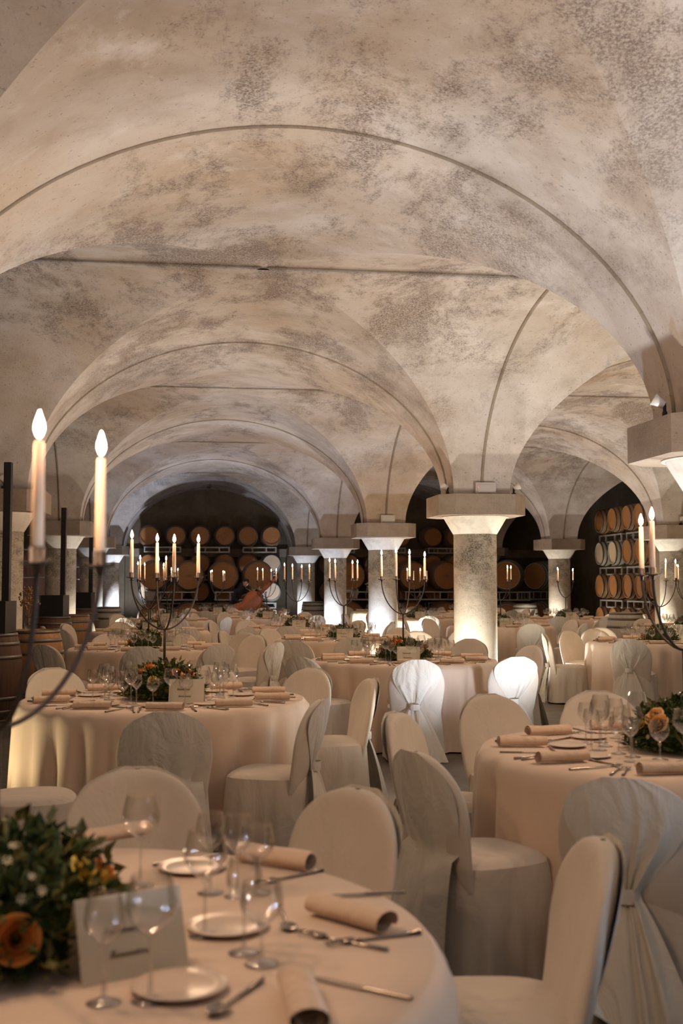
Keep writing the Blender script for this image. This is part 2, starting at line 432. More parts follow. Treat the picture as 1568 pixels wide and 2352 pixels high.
def spiral_logo(r):
    q = G()
    for k in range(2):
        q.tube([((.18 + .82 * t) * r * cos(k * pi + t * 4.4), -.0 - .004, (.18 + .82 * t) * r * .62 * sin(k * pi + t * 4.4)) for t in [i / 14 for i in range(15)]], [r * .10 * (1 - .6 * i / 14) for i in range(15)], 5)
    for k in (-1, 1): q.tube([(k * r * 1.25, -.004, -.2 * r), (k * r * 1.05, -.004, .25 * r)], r * .06, 5)
    return q.mk('burnt_mark', M['ink'])
BAR_S = make_barrel(.95, .28, .35, M['oak'], M['head'])
BAR_P = make_barrel(.95, .28, .35, M['pale_lit_oak'], M['pale_head'])
BAR_B = make_barrel(1.15, .405, .475, M['oak'], M['head'])
BAR_B[1] = (BAR_B[1][0], BAR_B[1][1], [('burnt_mark', spiral_logo(.085), None, T(0, .024, 0))])
BAR_B2 = make_barrel(1.15, .405, .475, M['pale_lit_oak'], M['head'])  # paler staves paint the light falling on the flank
BAR_U = make_barrel(.95, .29, .355, M['old_oak'], M['old_oak'], upright=True)
BAR_UL = make_barrel(.95, .29, .355, M['oak'], M['pale_lit_oak'], upright=True)
BAR_UG = make_barrel(.95, .29, .355, M['pale_lit_oak'], M['pale_lit_oak'], upright=True)
CASK = make_barrel(2.2, .62, .78, M['cask'], M['cask'], upright=True)
CASK_A = make_barrel(2.1, .55, .68, M['amber_lit_cask'], M['amber_lit_cask'], upright=True)

# --- covered chair: faces +y, back top at y = 0
CH = .85
def back_w(z):
    v = (z - .36) / (CH - .36)
    if v < .50: return .205 + .033 * (v / .50)
    return .238 * max(0, 1 - ((v - .50) / .50) ** 2.5) ** (1 / 2.2)
def back_y(z): return .115 * (1 - (z - .36) / (CH - .36)) ** 1.25 if z < CH else 0
def chair_parts(seed):
    rnd = random.Random(seed); ph = [rnd.uniform(0, 6.28) for _ in range(8)]
    def fb(u, v):
        e = 1 - (1 - v) ** 1.7; z = .36 + (CH - .36) * e; a = 2 * pi * u
        w_ = back_w(min(z, CH - 1e-4)); t = .030 * min(1, (w_ / .12) ** .6) if w_ > 0 else 0
        cx, sx = cos(a), sin(a)
        x = w_ * math.copysign(abs(cx) ** .7, cx); y = t * math.copysign(abs(sx) ** .8, sx)
        fold = .004 * sin(26 * x + ph[0] + 3 * v) * (1 - v)
        return (x, back_y(z) + y + fold + .055 * (.2 + .8 * e) * (x / .24) ** 2, z)
    back = G().grid(fb, 32, 22, cu=True).mk('backrest', M['chair_cloth'])
    def sq(a, ax, ay, p=3.2):
        c_, s_ = cos(a), sin(a); k = (abs(c_) ** p + abs(s_) ** p) ** (-1 / p)
        return ax * k * c_, ay * k * s_
    def fs(u, v):
        x, y = sq(2 * pi * u, .222 * v ** .5, .222 * v ** .5)
        return (x, .285 + y, .468 - .030 * v ** 4)
    seat = G().grid(fs, 40, 8, cu=True).mk('seat', M['chair_cloth'])
    def fk(u, v):
        a = 2 * pi * u; d = v ** .9
        f = .5 * sin(9 * a + ph[1]) + .35 * sin(15 * a + ph[2] + 1.5 * v) + .25 * sin(23 * a + ph[3])
        corner = abs(sin(2 * a)) ** 3
        k = 1 + .10 * d + (.075 * f + .05 * corner) * d
        x, y = sq(a, .224 * k, .224 * k)
        return (x, .285 + y, max(.012, .440 - .425 * v + .006 * f * v))
    skirt = G().grid(fk, 96, 12, cu=True).mk('skirt', M['chair_cloth'])
    tz = .475 + rnd.uniform(-.02, .03); tx = rnd.uniform(-.02, .02); asym = rnd.uniform(-.25, .25)
    ridges = [(rnd.uniform(-.85, .85), rnd.uniform(.05, .16), rnd.uniform(-.9, 1.2)) for _ in range(8)]
    pw = .185 if seed == 2 else .042; bw = .045 if seed == 2 else .20
    def fd(u, v):
        q = 2 * u - 1; z = CH + .004 - (CH - .012) * v
        if z > tz:
            full = back_w(min(z, CH - .004)) * 1.01 + .006
            k = min(1, max(0, (.80 - z) / (.80 - tz))); k = k ** 1.35
            wd = full * (1 - k) + pw * k
            y = back_y(z) - .034 - .012 * sin(pi * min(1, (CH - z) / (CH - tz)))
            amp = .003 + .011 * min(1, (CH - z) / .2); xc = tx * k
            yb = back_y(z) - .036
            y = yb * k + y * (1 - k) + .055 * (q * wd / .24) ** 2
        else:
            k = (tz - z) / tz; wd = pw + bw * k ** .75; y = (back_y(tz) - .036) * (1 - k) ** 1.5 - .085 * k ** .7; xc = tx * (1 - k) + asym * .1 * k
            y += .06 * (q ** 2) * k
        kk = max(0, min(1, (CH - z) / (CH - tz))) if z > tz else 1.0
        amp = (.002 + .013 * kk ** 1.3) if z > tz else (.012 + .016 * k)
        fold = amp * sum(h * math.exp(-((q - c) / s) ** 2) for c, s, h in ridges) * (1.0 if z > tz or True else 1)
        edge = 1 - abs(q) ** 6
        if seed == 2: fold *= .55
        return (xc + q * wd, y - fold * edge, max(.012, z))
    drape = G().grid(fd, 64, 40).mk('back_drape', M['chair_drape'])
    tie = G().grid(lambda u, v: (tx + (.046 * cos(2 * pi * u) * (.9 + .1 * sin(pi * v))), back_y(tz) - .048 + .030 * sin(2 * pi * u), tz + .024 * (2 * v - 1)), 20, 3, cu=True).mk('tie_band', M['chair_drape'])
    return [('backrest', back), ('seat', seat), ('skirt', skirt), ('back_drape', drape)] + ([] if seed == 2 else [('tie_band', tie)])
CHAIRS = [chair_parts(i) for i in range(5)]

# --- table under a floor-length cloth
TR, TH = .90, .76
def table_mesh(seed):
    rnd = random.Random(100 + seed)
    comp = [(rnd.randint(11, 38), rnd.uniform(0, 6.28), rnd.uniform(.3, 1)) for _ in range(9)]
    nrm = sum(c[2] for c in comp) * .5
    def f(u, v):
        a = 2 * pi * u
        if v <= .3:
            r = TR * (v / .3); return (r * cos(a), r * sin(a), TH + .0015 * sin(5 * a + 9 * r))
        s = (v - .3) / .7
        fo = sum(c * sin(k * a + p + .7 * s) for k, p, c in comp) / nrm
        fo = fo - .35 * abs(fo) + .22 * sin(31 * a + 3 * sin(4 * a)) * s
        r = TR + .010 * min(1, s * 14) + .022 * s + .066 * fo * s ** .7
        z = TH - .006 - (TH - .018) * s if s > .02 else TH - .3 * s
        return (r * cos(a), r * sin(a), max(.010, z))
    return G().grid(f, 240, 24, cu=True).mk('round_table', M['table_cloth'])
TABLES = [table_mesh(i) for i in range(3)]

# --- tableware
def glass_parts(h, rb, rr, hb, foot=.034):
    """h total height, rb bowl radius, rr rim radius, hb bowl height"""
    z0 = h - hb
    bowl = G().lathe([(.003, z0)] + [((rb * sin(min(1, t * 2.1) * pi / 2) if t < .476 else rb + (rr - rb) * ((t - .476) / .524) ** 1.5), z0 + hb * (t if t > .3 else t ** 1.35 * .3 ** -.35)) for t in [i / 11 for i in range(1, 12)]], 20, cap=False).mk('bowl', M['glass'])
    stem = G().lathe([(foot, .0008), (foot, .002), (foot * .5, .005), (.0045, .012), (.0036, z0 * .5), (.0042, z0 - .004), (.010, z0 + .004)], 16).mk('stem', M['stem_glass'])
    return [('bowl', bowl), ('stem', stem)]
def joined(parts, name, m):
    V, F, mi = [], [], []
    for k, p in enumerate(parts):
        b = len(V); V += [tuple(v.co) for v in p[1].vertices]; F += [tuple(i + b for i in q.vertices) for q in p[1].polygons]; mi += [k] * len(p[1].polygons)
    me = mesh(name, V, F, [p[1].materials[0] for p in parts]); me.polygons.foreach_set('material_index', mi); return [('', me)]
GL = {'red': glass_parts(.215, .045, .034, .105), 'white': glass_parts(.185, .036, .028, .088, .031), 'water': glass_parts(.155, .042, .036, .085, .033)}
GF = {k: joined(v, k + '_glass', None) for k, v in GL.items()}
def knife():
    q = G()
    q.grid(lambda u, v: ((.0085 if v < .48 else .0075 * (1 - ((v - .48) / .52) ** 4) + .001) * cos(2 * pi * u) * (.75 if v < .42 else 1), -.11 + .22 * v, .004 + (.004 if v < .45 else .0012) * sin(2 * pi * u)), 10, 22, cu=True)
    return [('', q.mk('knife', M['steel']))]
def fork():
    q = G(); q.tube([(0, -.10, .004), (0, -.04, .0035), (0, .03, .004), (0, .05, .006)], [.006, .0045, .003, .0045], 8)
    q.box((0, .062, .008), (.022, .026, .0022))
    for i in range(4): q.tube([(-.0095 + .0063 * i, .072, .008), (-.0095 + .0063 * i, .095, .0095), (-.0095 + .0063 * i, .112, .006)], .0014, 5)
    return [('', q.mk('fork', M['steel']))]
def spoon():
    q = G(); q.tube([(0, -.09, .004), (0, -.03, .0035), (0, .04, .004), (0, .055, .005)], [.0055, .0042, .003, .004], 8)
    q.grid(lambda u, v: (.019 * v * cos(2 * pi * u), .078 + .028 * v * sin(2 * pi * u), .003 + .006 * v * v), 18, 4, cu=True)
    return [('', q.mk('spoon', M['steel']))]
def plate(): return [('', G().lathe([(.0001, .004), (.05, .004), (.06, .007), (.085, .012), (.086, .010), (.06, .003), (.045, .0005), (.0001, .0005)], 36, cap=False).mk('plate', M['porcelain']))]
def napkin(seed):
    rnd = random.Random(seed); q = G(); p = rnd.uniform(0, 6)
    def f(u, v):
        a = 2 * pi * 1.9 * u + p; r = .031 - .015 * u
        return ((v - .5) * (.215 - .01 * u) + .004 * sin(7 * u), r * 1.2 * cos(a), max(.002, .0245 + r * .78 * sin(a) + .001 * sin(9 * v + a)))
    q.grid(f, 44, 8)
    return [('', q.mk('napkin', M['napkin']))]
KN_, FO, SP, PL = knife(), fork(), spoon(), plate(); NA = [napkin(i) for i in range(3)]

# --- candelabra, four upswept arms
ARM_Z, CUP_Z, ARM_R = .43, .755, .215
def candelabra_parts(r=.215):
    pole = G().tube([(0, 0, .0), (0, 0, ARM_Z + .005)], .0085, 10).mk('pole', M['iron'])
    base = G().lathe([(.09, 0), (.09, .006), (.02, .012), (.0001, .012)], 28).mk('base', M['iron'])
    out = [('pole', pole), ('base', base)]
    arm = G().tube([(r * sin(t), 0, ARM_Z + (CUP_Z - ARM_Z) * (1 - cos(t)) ** .92) for t in [pi / 2 * i / 14 for i in range(15)]], .0058, 8).mk('arm', M['iron'])
    cup = G().lathe([(.006, -.02), (.009, -.004), (.031, .0), (.032, .003), (.014, .004), (.0145, .032), (.0125, .032), (.0120, .006), (.0001, .006)], 16)
    for k in range(6): cup.tube([(.028 * cos(k * pi / 3), .028 * sin(k * pi / 3), .002), (.036 * cos(k * pi / 3), .036 * sin(k * pi / 3), .010)], .002, 4)
    cup = cup.mk('candle_cup', M['iron'])
    for k in range(4): out.append(('arm', arm, [('candle_cup', cup, None, T(r, 0, CUP_Z))], RZ(k * pi / 2)))
    return out
CAND = candelabra_parts()
def candle_parts(h, lit=True):
    p = [('taper', G().lathe([(.0118, 0), (.0110, h * .5), (.0092, h - .004), (.0075, h), (.0001, h - .003)], 16).mk('taper', M['wax'])),
         ('wick', G().tube([(0, 0, h - .003), (0, 0, h + .008)], .001, 5).mk('wick', M['black']))]
    if lit: p.append(('flame', G().lathe([(.0001, 0), (.006, .006), (.0100, .017), (.0095, .028), (.005, .042), (.0001, .054)], 12).mk('flame', M['flame']), None, T(0, 0, h + .004)))
    return p
CDL = [candle_parts(h) for h in (.215, .225, .235, .205)]; CDU = candle_parts(.22, False)

# --- flowers
def leaf_cloud(n, R, H, seed, m, size=(.02, .045)):
    rnd = random.Random(seed); V = []; F = []
    for _ in range(n):
        a = rnd.uniform(0, 2 * pi); el = math.acos(rnd.uniform(-.12, 1)); k = rnd.uniform(.72, 1.06)
        d = Vector((sin(el) * cos(a), sin(el) * sin(a), cos(el)))
        p = Vector((d.x * R * k, d.y * R * k, max(.008, d.z * H * k + .01)))
        L = rnd.uniform(*size); dr = (d * .8 + Vector((rnd.gauss(0, .6), rnd.gauss(0, .6), rnd.gauss(.15, .5)))).normalized()
        s = dr.orthogonal().normalized(); s = (Matrix.Rotation(rnd.uniform(0, 6.28), 3, dr) @ s)
        nn = dr.cross(s); b = len(V); wd = L * rnd.uniform(.18, .34)
        V += [p, p + dr * L * .45 + s * wd + nn * L * .06, p + dr * L, p + dr * L * .45 - s * wd + nn * L * .06, p + dr * L * .5 - nn * L * .05]
        F += [(b, b + 1, b + 4), (b + 1, b + 2, b + 4), (b + 2, b + 3, b + 4), (b + 3, b, b + 4)]
        V[b:] = [Vector((v.x, v.y, max(.006, v.z))) for v in V[b:]]
    return mesh('foliage', V, F, m, False)
def rose(m, r=.03, seed=0):
    rnd = random.Random(seed); q = G()
    for ring, (k, rr, tilt) in enumerate([(3, .30, .15), (4, .50, .35), (5, .74, .62), (6, 1.0, .95)]):
        for i in range(k):
            a0 = 2 * pi * (i + .37 * ring) / k; sp = 2 * pi / k * .66
            def f(u, v, a0=a0, sp=sp, rr=rr, tilt=tilt):
                a = a0 + (u - .5) * 2 * sp * (1 - .25 * v); rad = r * (rr * (.35 + .65 * sin(v * pi / 2)) + .18 * tilt * v ** 3)
                return (rad * cos(a), rad * sin(a), r * (1.15 * v * (1 - .32 * tilt) - .28 * tilt * v ** 4 * (1 + .5 * abs(2 * u - 1)) ))
            q.grid(f, 6, 5)
    return q.mk('rose', m)
ROSE = {'orange': rose(M['rose_orange']), 'peach': rose(M['rose_peach']), 'yellow': rose(M['rose_yellow'])}
def blossom():
    q = G()
    for k in range(7):
        a = k * 2 * pi / 7
        q.add([(0, 0, 0), (.008 * cos(a - .3), .008 * sin(a - .3), .003), (.013 * cos(a), .013 * sin(a), .002), (.008 * cos(a + .3), .008 * sin(a + .3), .003)], [(0, 1, 2, 3)])
    return q.mk('blossom', M['daisy'], False)
BLO = blossom()
def on_dome(R, H, a, el, k=1.0):
    d = Vector((sin(el) * cos(a), sin(el) * sin(a), cos(el)))
    p = Vector((d.x * R * k, d.y * R * k, d.z * H * k + .01))
    return Matrix.Translation(p) @ d.to_track_quat('Z', 'Y').to_matrix().to_4x4()
def flowers(seed, spec, n=1500, R=.22, H=.17, nb=26):
    rnd = random.Random(seed)
    core = G().lathe([(R * .86 * sin(t), .012 + H * .84 * cos(t)) for t in [pi / 2 * (1 - i / 8) for i in range(9)]], 24).mk('core', M['leaf'])
    out = [('moss_base', core), ('foliage', leaf_cloud(n, R, H, seed, M['leaf'])), ('olive_leaves', leaf_cloud(n // 4, R * 1.08, H * 1.1, seed + 50, M['leaf2'], (.02, .05)))]
    for colr, a, el, s in spec: out.append(('rose', ROSE[colr], None, on_dome(R, H, a, el, .97) @ Matrix.Scale(s, 4)))
    for _ in range(nb): out.append(('blossom', BLO, None, on_dome(R, H, rnd.uniform(0, 6.28), math.acos(rnd.uniform(.1, 1)), 1.1) @ Matrix.Scale(rnd.uniform(.6, 1.1), 4)))
    return out
def rspec(seed, cols, n):
    rnd = random.Random(seed)
    return [(rnd.choice(cols), rnd.uniform(0, 6.28), rnd.uniform(.35, 1.35), rnd.uniform(.7, 1.15)) for _ in range(n)]
D = radians
FL1 = flowers(1, [('orange', D(-72), 1.28, 1.3), ('orange', D(-110), 1.1, 1.25), ('yellow', D(-20), .85, 1.0), ('yellow', D(-5), 1.0, .9), ('orange', D(30), 1.0, 1.0), ('orange', D(85), .9, 1.1), ('orange', D(12), 1.15, .8)] + rspec(2, ['orange', 'yellow'], 3), 2600, .25, .20, 40)
FL2 = flowers(5, [('orange', D(-150), .75, 1.1), ('orange', D(-145), 1.05, 1.0), ('orange', D(-60), .75, 1.1), ('peach', D(-50), .95, .9), ('orange', D(-20), .8, 1.0), ('yellow', D(-110), 1.0, .9)] + rspec(3, ['orange', 'peach'], 5), 2300, .235, .19, 46)
FL4 = flowers(9, [('peach', D(-158), .84, 1.35), ('peach', D(-146), 1.0, 1.35), ('yellow', D(-175), 1.05, .7)] + rspec(4, ['peach', 'yellow'], 4), 2300, .235, .185, 24)
FL3 = flowers(12, rspec(8, ['orange', 'orange', 'peach'], 12), 1500, .24, .16, 18)
FLF = flowers(14, rspec(9, ['orange', 'yellow', 'peach'], 7), 700, .21, .16, 0)
FLF2 = flowers(15, rspec(10, ['yellow', 'peach', 'orange'], 6), 600, .20, .15, 0)

# --- folded table card with a line or two of script
def card_parts(seed, w=.21, h=.142, tilt=.30):
    rnd = random.Random(seed); t = .0012; dy = h * math.tan(tilt)
    def panel(s):
        q = G(); V = []
        for yy in (0, s * t * 1.4):
            V += [(-w / 2, s * dy + yy, 0.001), (w / 2, s * dy + yy, 0.001), (w / 2, yy, h), (-w / 2, yy, h)]
        return q.add(V, [(0, 1, 2, 3), (7, 6, 5, 4), (0, 4, 5, 1), (1, 5, 6, 2), (2, 6, 7, 3), (3, 7, 4, 0)]).mk('panel', M['card'], False)
    def script(zc, x0, x1, amp):
        P = []; n = int((x1 - x0) / .0016)
        for i in range(n):
            k = i / n; x = x0 + (x1 - x0) * k
            tall = amp * (1.9 if i < 6 else (.9 if rnd.random() < .82 else 1.7))
            z = zc + (tall if i % 2 else -amp * .25) * rnd.uniform(.6, 1)
            P.append((x + .0022 * (1 if i % 2 else -1), -(dy * (1 - z / h)) - .0026, z))
        return G().tube(P, .00075, 4).mk('script', M['ink'])
    return [('card_front', panel(-1), [('script', script(h * .56, -w * .26, w * .10, .0075)), ('script', script(h * .28, -w * .22, w * .14, .0075))]), ('card_back', panel(1))]
CARDS = [card_parts(i) for i in range(3)]

# ================================================================== TABLES
HOURS = ['three', 'two', 'one', 'twelve', 'eleven', 'ten', 'nine', 'eight', 'seven', 'six', 'five', 'four']
def hour(a):
    """clock position seen from above, twelve towards the barrel wall"""
    return HOURS[int(round(math.degrees(a) / 30)) % 12]
def px_of(x, y, z):
    c, s = cos(YAW), sin(YAW); u = x * c - y * s; d = x * s + y * c
    if d < .3: return None
    cp, sp = cos(PITCH), sin(PITCH); zz = z - HC; d2 = d * cp + zz * sp; v = -d * sp + zz * cp
    return 784 + FPX * u / d2, 1176 - FPX * v / d2
def seen(x, y, z, mg=60):
    p = px_of(x, y, z)
    return p is not None and -mg < p[0] < 1568 + mg and -mg < p[1] < 2352 + mg
NCH = [0]
def chair(x, y, ang, label, grp='covered chairs round the tables', var=None):
    k = var if var is not None else NCH[0] % 5; NCH[0] += 1
    return inst(CHAIRS[k], 'covered_chair', label, 'chair', (x, y, 0), ang - pi / 2, grp)
def put_candelabra(x, y, rot, tname, lit=4, lights=4, power=1.0, hr=(0, 1, 2, 3)):
    inst(CAND, 'candelabra', 'four armed black iron candelabra on %s' % tname, 'candelabra', (x, y, TH + .001), rot, 'iron candelabras')
    for k in range(4):
        a = rot + k * pi / 2; cx, cy, cz = x + ARM_R * cos(a), y + ARM_R * sin(a), TH + .001 + CUP_Z + .0062
        on = k < lit; v = hr[k] % 4; h = (.215, .225, .235, .205)[v]
        lab = ('burning' if on else 'unlit') + ' ivory taper candle, %s o\'clock arm of candelabra on %s' % (hour(a), tname)
        c = inst(CDL[v] if on else CDU, 'candle', lab, 'candle', (cx, cy, cz), random.uniform(0, 6), 'taper candles')
        if on and k < lights:
            L = bpy.data.lights.new('flame_light', 'POINT'); L.energy = CANDLE_W * power; L.color = (1, .64, .40); L.shadow_soft_size = .015
            lo = bpy.data.objects.new('flame_light', L); C.objects.link(lo); lo.parent = c; lo.location = (0, 0, h + .062)
def table(name, x, y, seats, lvl, var, crot=.35, fl=None, cardpos=(.06, -.33, 0), candel=True, chairs=True, lit=4, lights=4, power=1.0, rch=1.60, hr=(0, 1, 2, 3), explicit=()):
    inst([('', TABLES[var % 3])], 'round_table', 'round banquet table under floor-length ivory cloth, %s' % name.replace('the ', '', 1), 'table', (x, y, 0), random.uniform(0, 6), 'round banquet tables')
    if candel: put_candelabra(x, y, crot, name, lit, lights, power, hr)
    if fl: inst(fl, 'flower_arrangement', 'low round flower arrangement at candelabra foot on %s' % name, 'flowers', (x, y, TH + .014), 0, 'table flower arrangements')
    if cardpos: inst(CARDS[var % 3], 'table_card', 'ivory folded card with script beside flowers on %s' % name, 'card', (x + cardpos[0], y + cardpos[1], TH + .001), cardpos[2], 'folded table cards')
    rnd = random.Random(int(x * 100 + y * 10))
    for a in seats:
        hz = hour(a); where = '%s o\'clock place of %s' % (hz, name)
        ca, sa = cos(a), sin(a)
        def P(r, t): return (x + r * ca - t * sa, y + r * sa + t * ca)
        def item(parts, nm, lab, cat, r, t, rz, z=.001, grp=None):
            p = P(r, t)
            if seen(p[0], p[1], TH): inst(parts, nm, '%s at the %s' % (lab, where), cat, (p[0], p[1], TH + z), rz, grp)
        rad = a - pi / 2                                   # local +y points outwards
        nz = rnd.uniform(-.25, .25)
        item(NA[rnd.randrange(3)], 'napkin', 'rolled peach napkin', 'napkin', .70, -.02 + rnd.uniform(-.02, .02), nz if abs(sa) > .6 or abs(ca) > .6 else a, grp='rolled napkins')
        src = GL if lvl >= 2 else GF
        item(src['red'], 'wine_glass', 'large wine glass', 'glass', (.37 + rnd.uniform(-.02, .02)), .03, 0, grp='large wine glasses')
        if True: item(src['white'], 'wine_glass', 'small wine glass', 'glass', .43 + rnd.uniform(-.02, .02), .115, 0, grp='small wine glasses')
        if True: item(src['water'], 'water_goblet', 'short water goblet', 'glass', .33, -.075 + rnd.uniform(-.015, .015), 0, grp='water goblets')
        if lvl >= 1:
            item(KN_, 'knife', 'steel table knife', 'knife', .70, .155, rad + pi + rnd.uniform(-.15, .15), grp='table knives')
            item(FO, 'fork', 'steel dinner fork', 'fork', .70, -.15, rad + pi + rnd.uniform(-.12, .12), grp='dinner forks')
        if lvl >= 2:
            item(SP, 'spoon', 'steel dessert spoon', 'spoon', .575, .09, rad + pi / 2 + rnd.uniform(-.15, .15), grp='dessert spoons')
            item(FO, 'fork', 'steel starter fork', 'fork', .71, -.185, rad + pi + rnd.uniform(-.1, .1), grp='starter forks')
            item(PL, 'bread_plate', 'ivory bread plate', 'plate', .50, -.06, 0, grp='bread plates')
        elif lvl == 1: item(PL, 'bread_plate', 'ivory bread plate', 'plate', .50, -.06, 0, grp='bread plates')
        if chairs:
            aa = a + rnd.uniform(-.06, .06); r = rch + rnd.uniform(-.06, .08); cx, cy = x + r * cos(aa), y + r * sin(aa)
            if seen(cx, cy, .8, 20) and all(hypot(cx - q[0], cy - q[1]) > .62 for q in explicit) and all(hypot(cx - q[0], cy - q[1]) > .60 for q in ALLCH) and all(hypot(cx - b[0], cy - b[1]) > b[2] for b in BLOCK) and all(hypot(cx - q[0], cy - q[1]) > 1.38 for q in ALLT if q != (x, y)):
                ALLCH.append((cx, cy))
                chair(cx, cy, aa + pi + rnd.uniform(-.22, .22), 'white covered chair at the %s o\'clock seat of %s' % (hz, name))
ALLCH = []
BLOCK = [(X, Y, .72) for X in (LX, MX, RX) for Y in YR] + [(-2.09, 12.95, .8), (-1.72, 13.7, .8), (-2.14, 19.35, .8), (-1.92, 20.35, .8), (-2.19, 25.6, .8), (-1.75, 26.9, .8)]
def ring(phase, n=10): return [phase + 2 * pi * k / n for k in range(n)]
T1 = (-.37, 2.40); T2 = far(380, 7.3); T3 = far(925, 11.0); T4 = far(1566, 5.05); T5 = far(343, 13.0); T6 = far(789, 15.1); T10 = far(1512, 14.4)
T7 = far(682, 18.7); T8 = far(1148, 19.6); T9 = far(1297, 23.7); T11 = far(957, 24.0); T14 = far(347, 17.5); T13 = far(385, 22.6); T12 = far(613, 24.2); T15 = far(500, 28.3); T16 = far(1575, 19.2); T17 = far(1075, 28.5); T18 = far(885, 30.2)
ALLT = [T1, T2, T3, T4, T5, T6, T7, T8, T9, T10, T11, T12, T13, T14, T15, T16, T17, T18]
N1, N2, N3, N4, N5 = 'the blurred front table', 'the table behind the blurred one', 'the stained column table', 'the peach rose table', 'the black post table'
# chairs whose place the photograph shows plainly: pixel of the top of the back, the table each belongs to
EX = [
 (315, 1766, T1, 'white covered chair seen from the front beyond the blurred front table, wine glass before it', 0, 1.70),
 (822, 1812, T1, 'white covered chair facing the blurred front table, in the gap before the next chairs', 1, 1.55),
 (1385, 1928, T1, 'yellowish covered chair seen from its seat side beside the blurred front table, big and blurred', 2, 1.55),
 (380, 1635, T2, 'grey covered chair with its crumpled back to the camera, table behind the blurred one', 2, None),
 (737, 1600, T2, 'white covered chair with gathered lit back and tie, beside table behind the blurred one', 4, None),
 (853, 1560, T2, 'slim side view of a covered chair with lit edge, behind the gathered lit chair', 0, None),
 (716, 1522, T2, 'tall pale covered chair with bright edge, facing the candelabra with four flames', 1, 1.62),
 (488, 1524, T2, 'pale covered chair behind the wine glasses of the table behind the blurred one', 2, 1.62),
 (122, 1524, T2, 'pale covered chair seen from the front beside the old barrel with a black post', 3, 1.70),
 (958, 1516, T3, 'bright white covered chair with gathered back and tie before the stained column table', 1, None),
 (1186, 1500, T3, 'bright white covered chair with crumpled back and tie, beside the stained column table', 3, None),
 (1224, 1482, T3, 'covered chair seen edge on behind the crumpled white one by the stained column', 0, None),
 (1078, 1468, T3, 'covered chair with rounded top in front of the tall stained column', 2, None),
 (690, 1499, T3, 'dark inner side of a covered chair at the post-ward edge of the stained column table', 4, None),
 (955, 1706, T4, 'dim covered chair turned to the table with two peach roses, seat showing', 2, None),
 (908, 1642, T4, 'narrow covered chair behind the dim chair with the showing seat', 4, None),
 (1122, 1596, T4, 'smooth covered chair at the far rim of the table with two peach roses', 0, 1.72),
 (1372, 1570, T4, 'covered chair shining through the wine glasses of the table with two peach roses', 1, 1.75),
 (1432, 1786, T4, 'big covered chair with draped back to the camera, before the peach rose table', 3, None),
 (958, 1450, T3, 'dazzling white covered chair shining behind the flowers of the stained column table', 3, None),
 (1003, 1441, T3, 'glaring narrow covered chair between the flowers and the stained column', 1, 1.9),
 (329, 1481, T5, 'grey covered chair with its back to the camera, beside the candelabra foot', 4, None),
 (505, 1473, T5, 'covered chair with crumpled top and back to the camera, table beside the black posts', 0, None),
 (101, 1478, T5, 'brownish covered chair close to the old barrel with a black post', 1, None),
 (565, 1453, T5, 'covered chair with broad smooth front beside the gap between the tables', 2, None),
 (672, 1470, T6, 'pale covered chair with rounded top standing in the gap between the tables', 1, None),
 (1444, 1464, T10, 'grey covered chair with tied back to the camera, by the pair of tapers', 4, None),
 (1378, 1441, T10, 'covered chair with rounded top and bright edge behind the cream table corner', 0, None),
 (1250, 1456, T10, 'dazzling white covered chair seen edge on with tied drape', 1, None),
 (1303, 1449, T10, 'white covered chair with lit folds beside the dazzling edge-on chair', 3, None),
 (1437, 1404, T10, 'small covered chair leaning beyond the wine glasses near the side barrels', 4, None)]
EXT = {}
FACE = {822: -.3, 1385: -.38, 737: .52, 955: -.05, 1186: -.45, 853: -.05}
for px, py, t, lab, var, rmax in EX:
    p = at(px, py, CH); dx, dy = p[0] - t[0], p[1] - t[1]; r = hypot(dx, dy)
    if rmax and r > rmax:                                   # the chair stands on the same sight line, a little nearer
        lo, hi = .8, 1.0
        for _ in range(30):
            m_ = (lo + hi) / 2
            if hypot(p[0] * m_ - t[0], p[1] * m_ - t[1]) > rmax: hi = m_
            else: lo = m_
        p = (p[0] * lo, p[1] * lo); dx, dy = p[0] - t[0], p[1] - t[1]
    elif not rmax and r < 1.38:                             # chairs pushed in: keep the seat clear of the cloth
        sg = -1 if dx * p[0] + dy * p[1] < 0 else 1; m_ = 1.0
        while hypot(p[0] * m_ - t[0], p[1] * m_ - t[1]) < 1.38 and abs(m_ - 1) < .06: m_ += .002 * sg
        p = (p[0] * m_, p[1] * m_); dx, dy = p[0] - t[0], p[1] - t[1]
    ALLCH.append(p); EXT.setdefault(id(t), []).append(p)
    chair(p[0], p[1], atan2(-dy, -dx) + FACE.get(px, random.uniform(-.08, .08)), lab, None, var)
chair(-1.02, 5.80, .12, 'covered chair at the picture edge of which only seat and skirt show', None, 2); ALLCH.append((-1.02, 5.8))
def ex(t): return EXT.get(id(t), [])
def tabl(name, t, seats, lvl, var, **k): table(name, t[0], t[1], seats, lvl, var, explicit=ex(t), **k)
tabl(N1, T1, [], 2, 0, crot=D(27), chairs=False, fl=FL1, cardpos=(.27, -.17, D(26)), hr=(1, 1, 1, 1))
def lay(parts, nm, lab, cat, p, q=None, grp=None, flip=0):
    a = at(p[0], p[1], TH); rz = 0
    if q:
        b = at(q[0], q[1], TH); rz = atan2(b[1] - a[1], b[0] - a[0]) - (0 if nm == 'napkin' else pi / 2) + flip
    inst(parts, nm, lab + ' on the blurred front table', cat, (a[0], a[1], TH + .001), rz, grp)
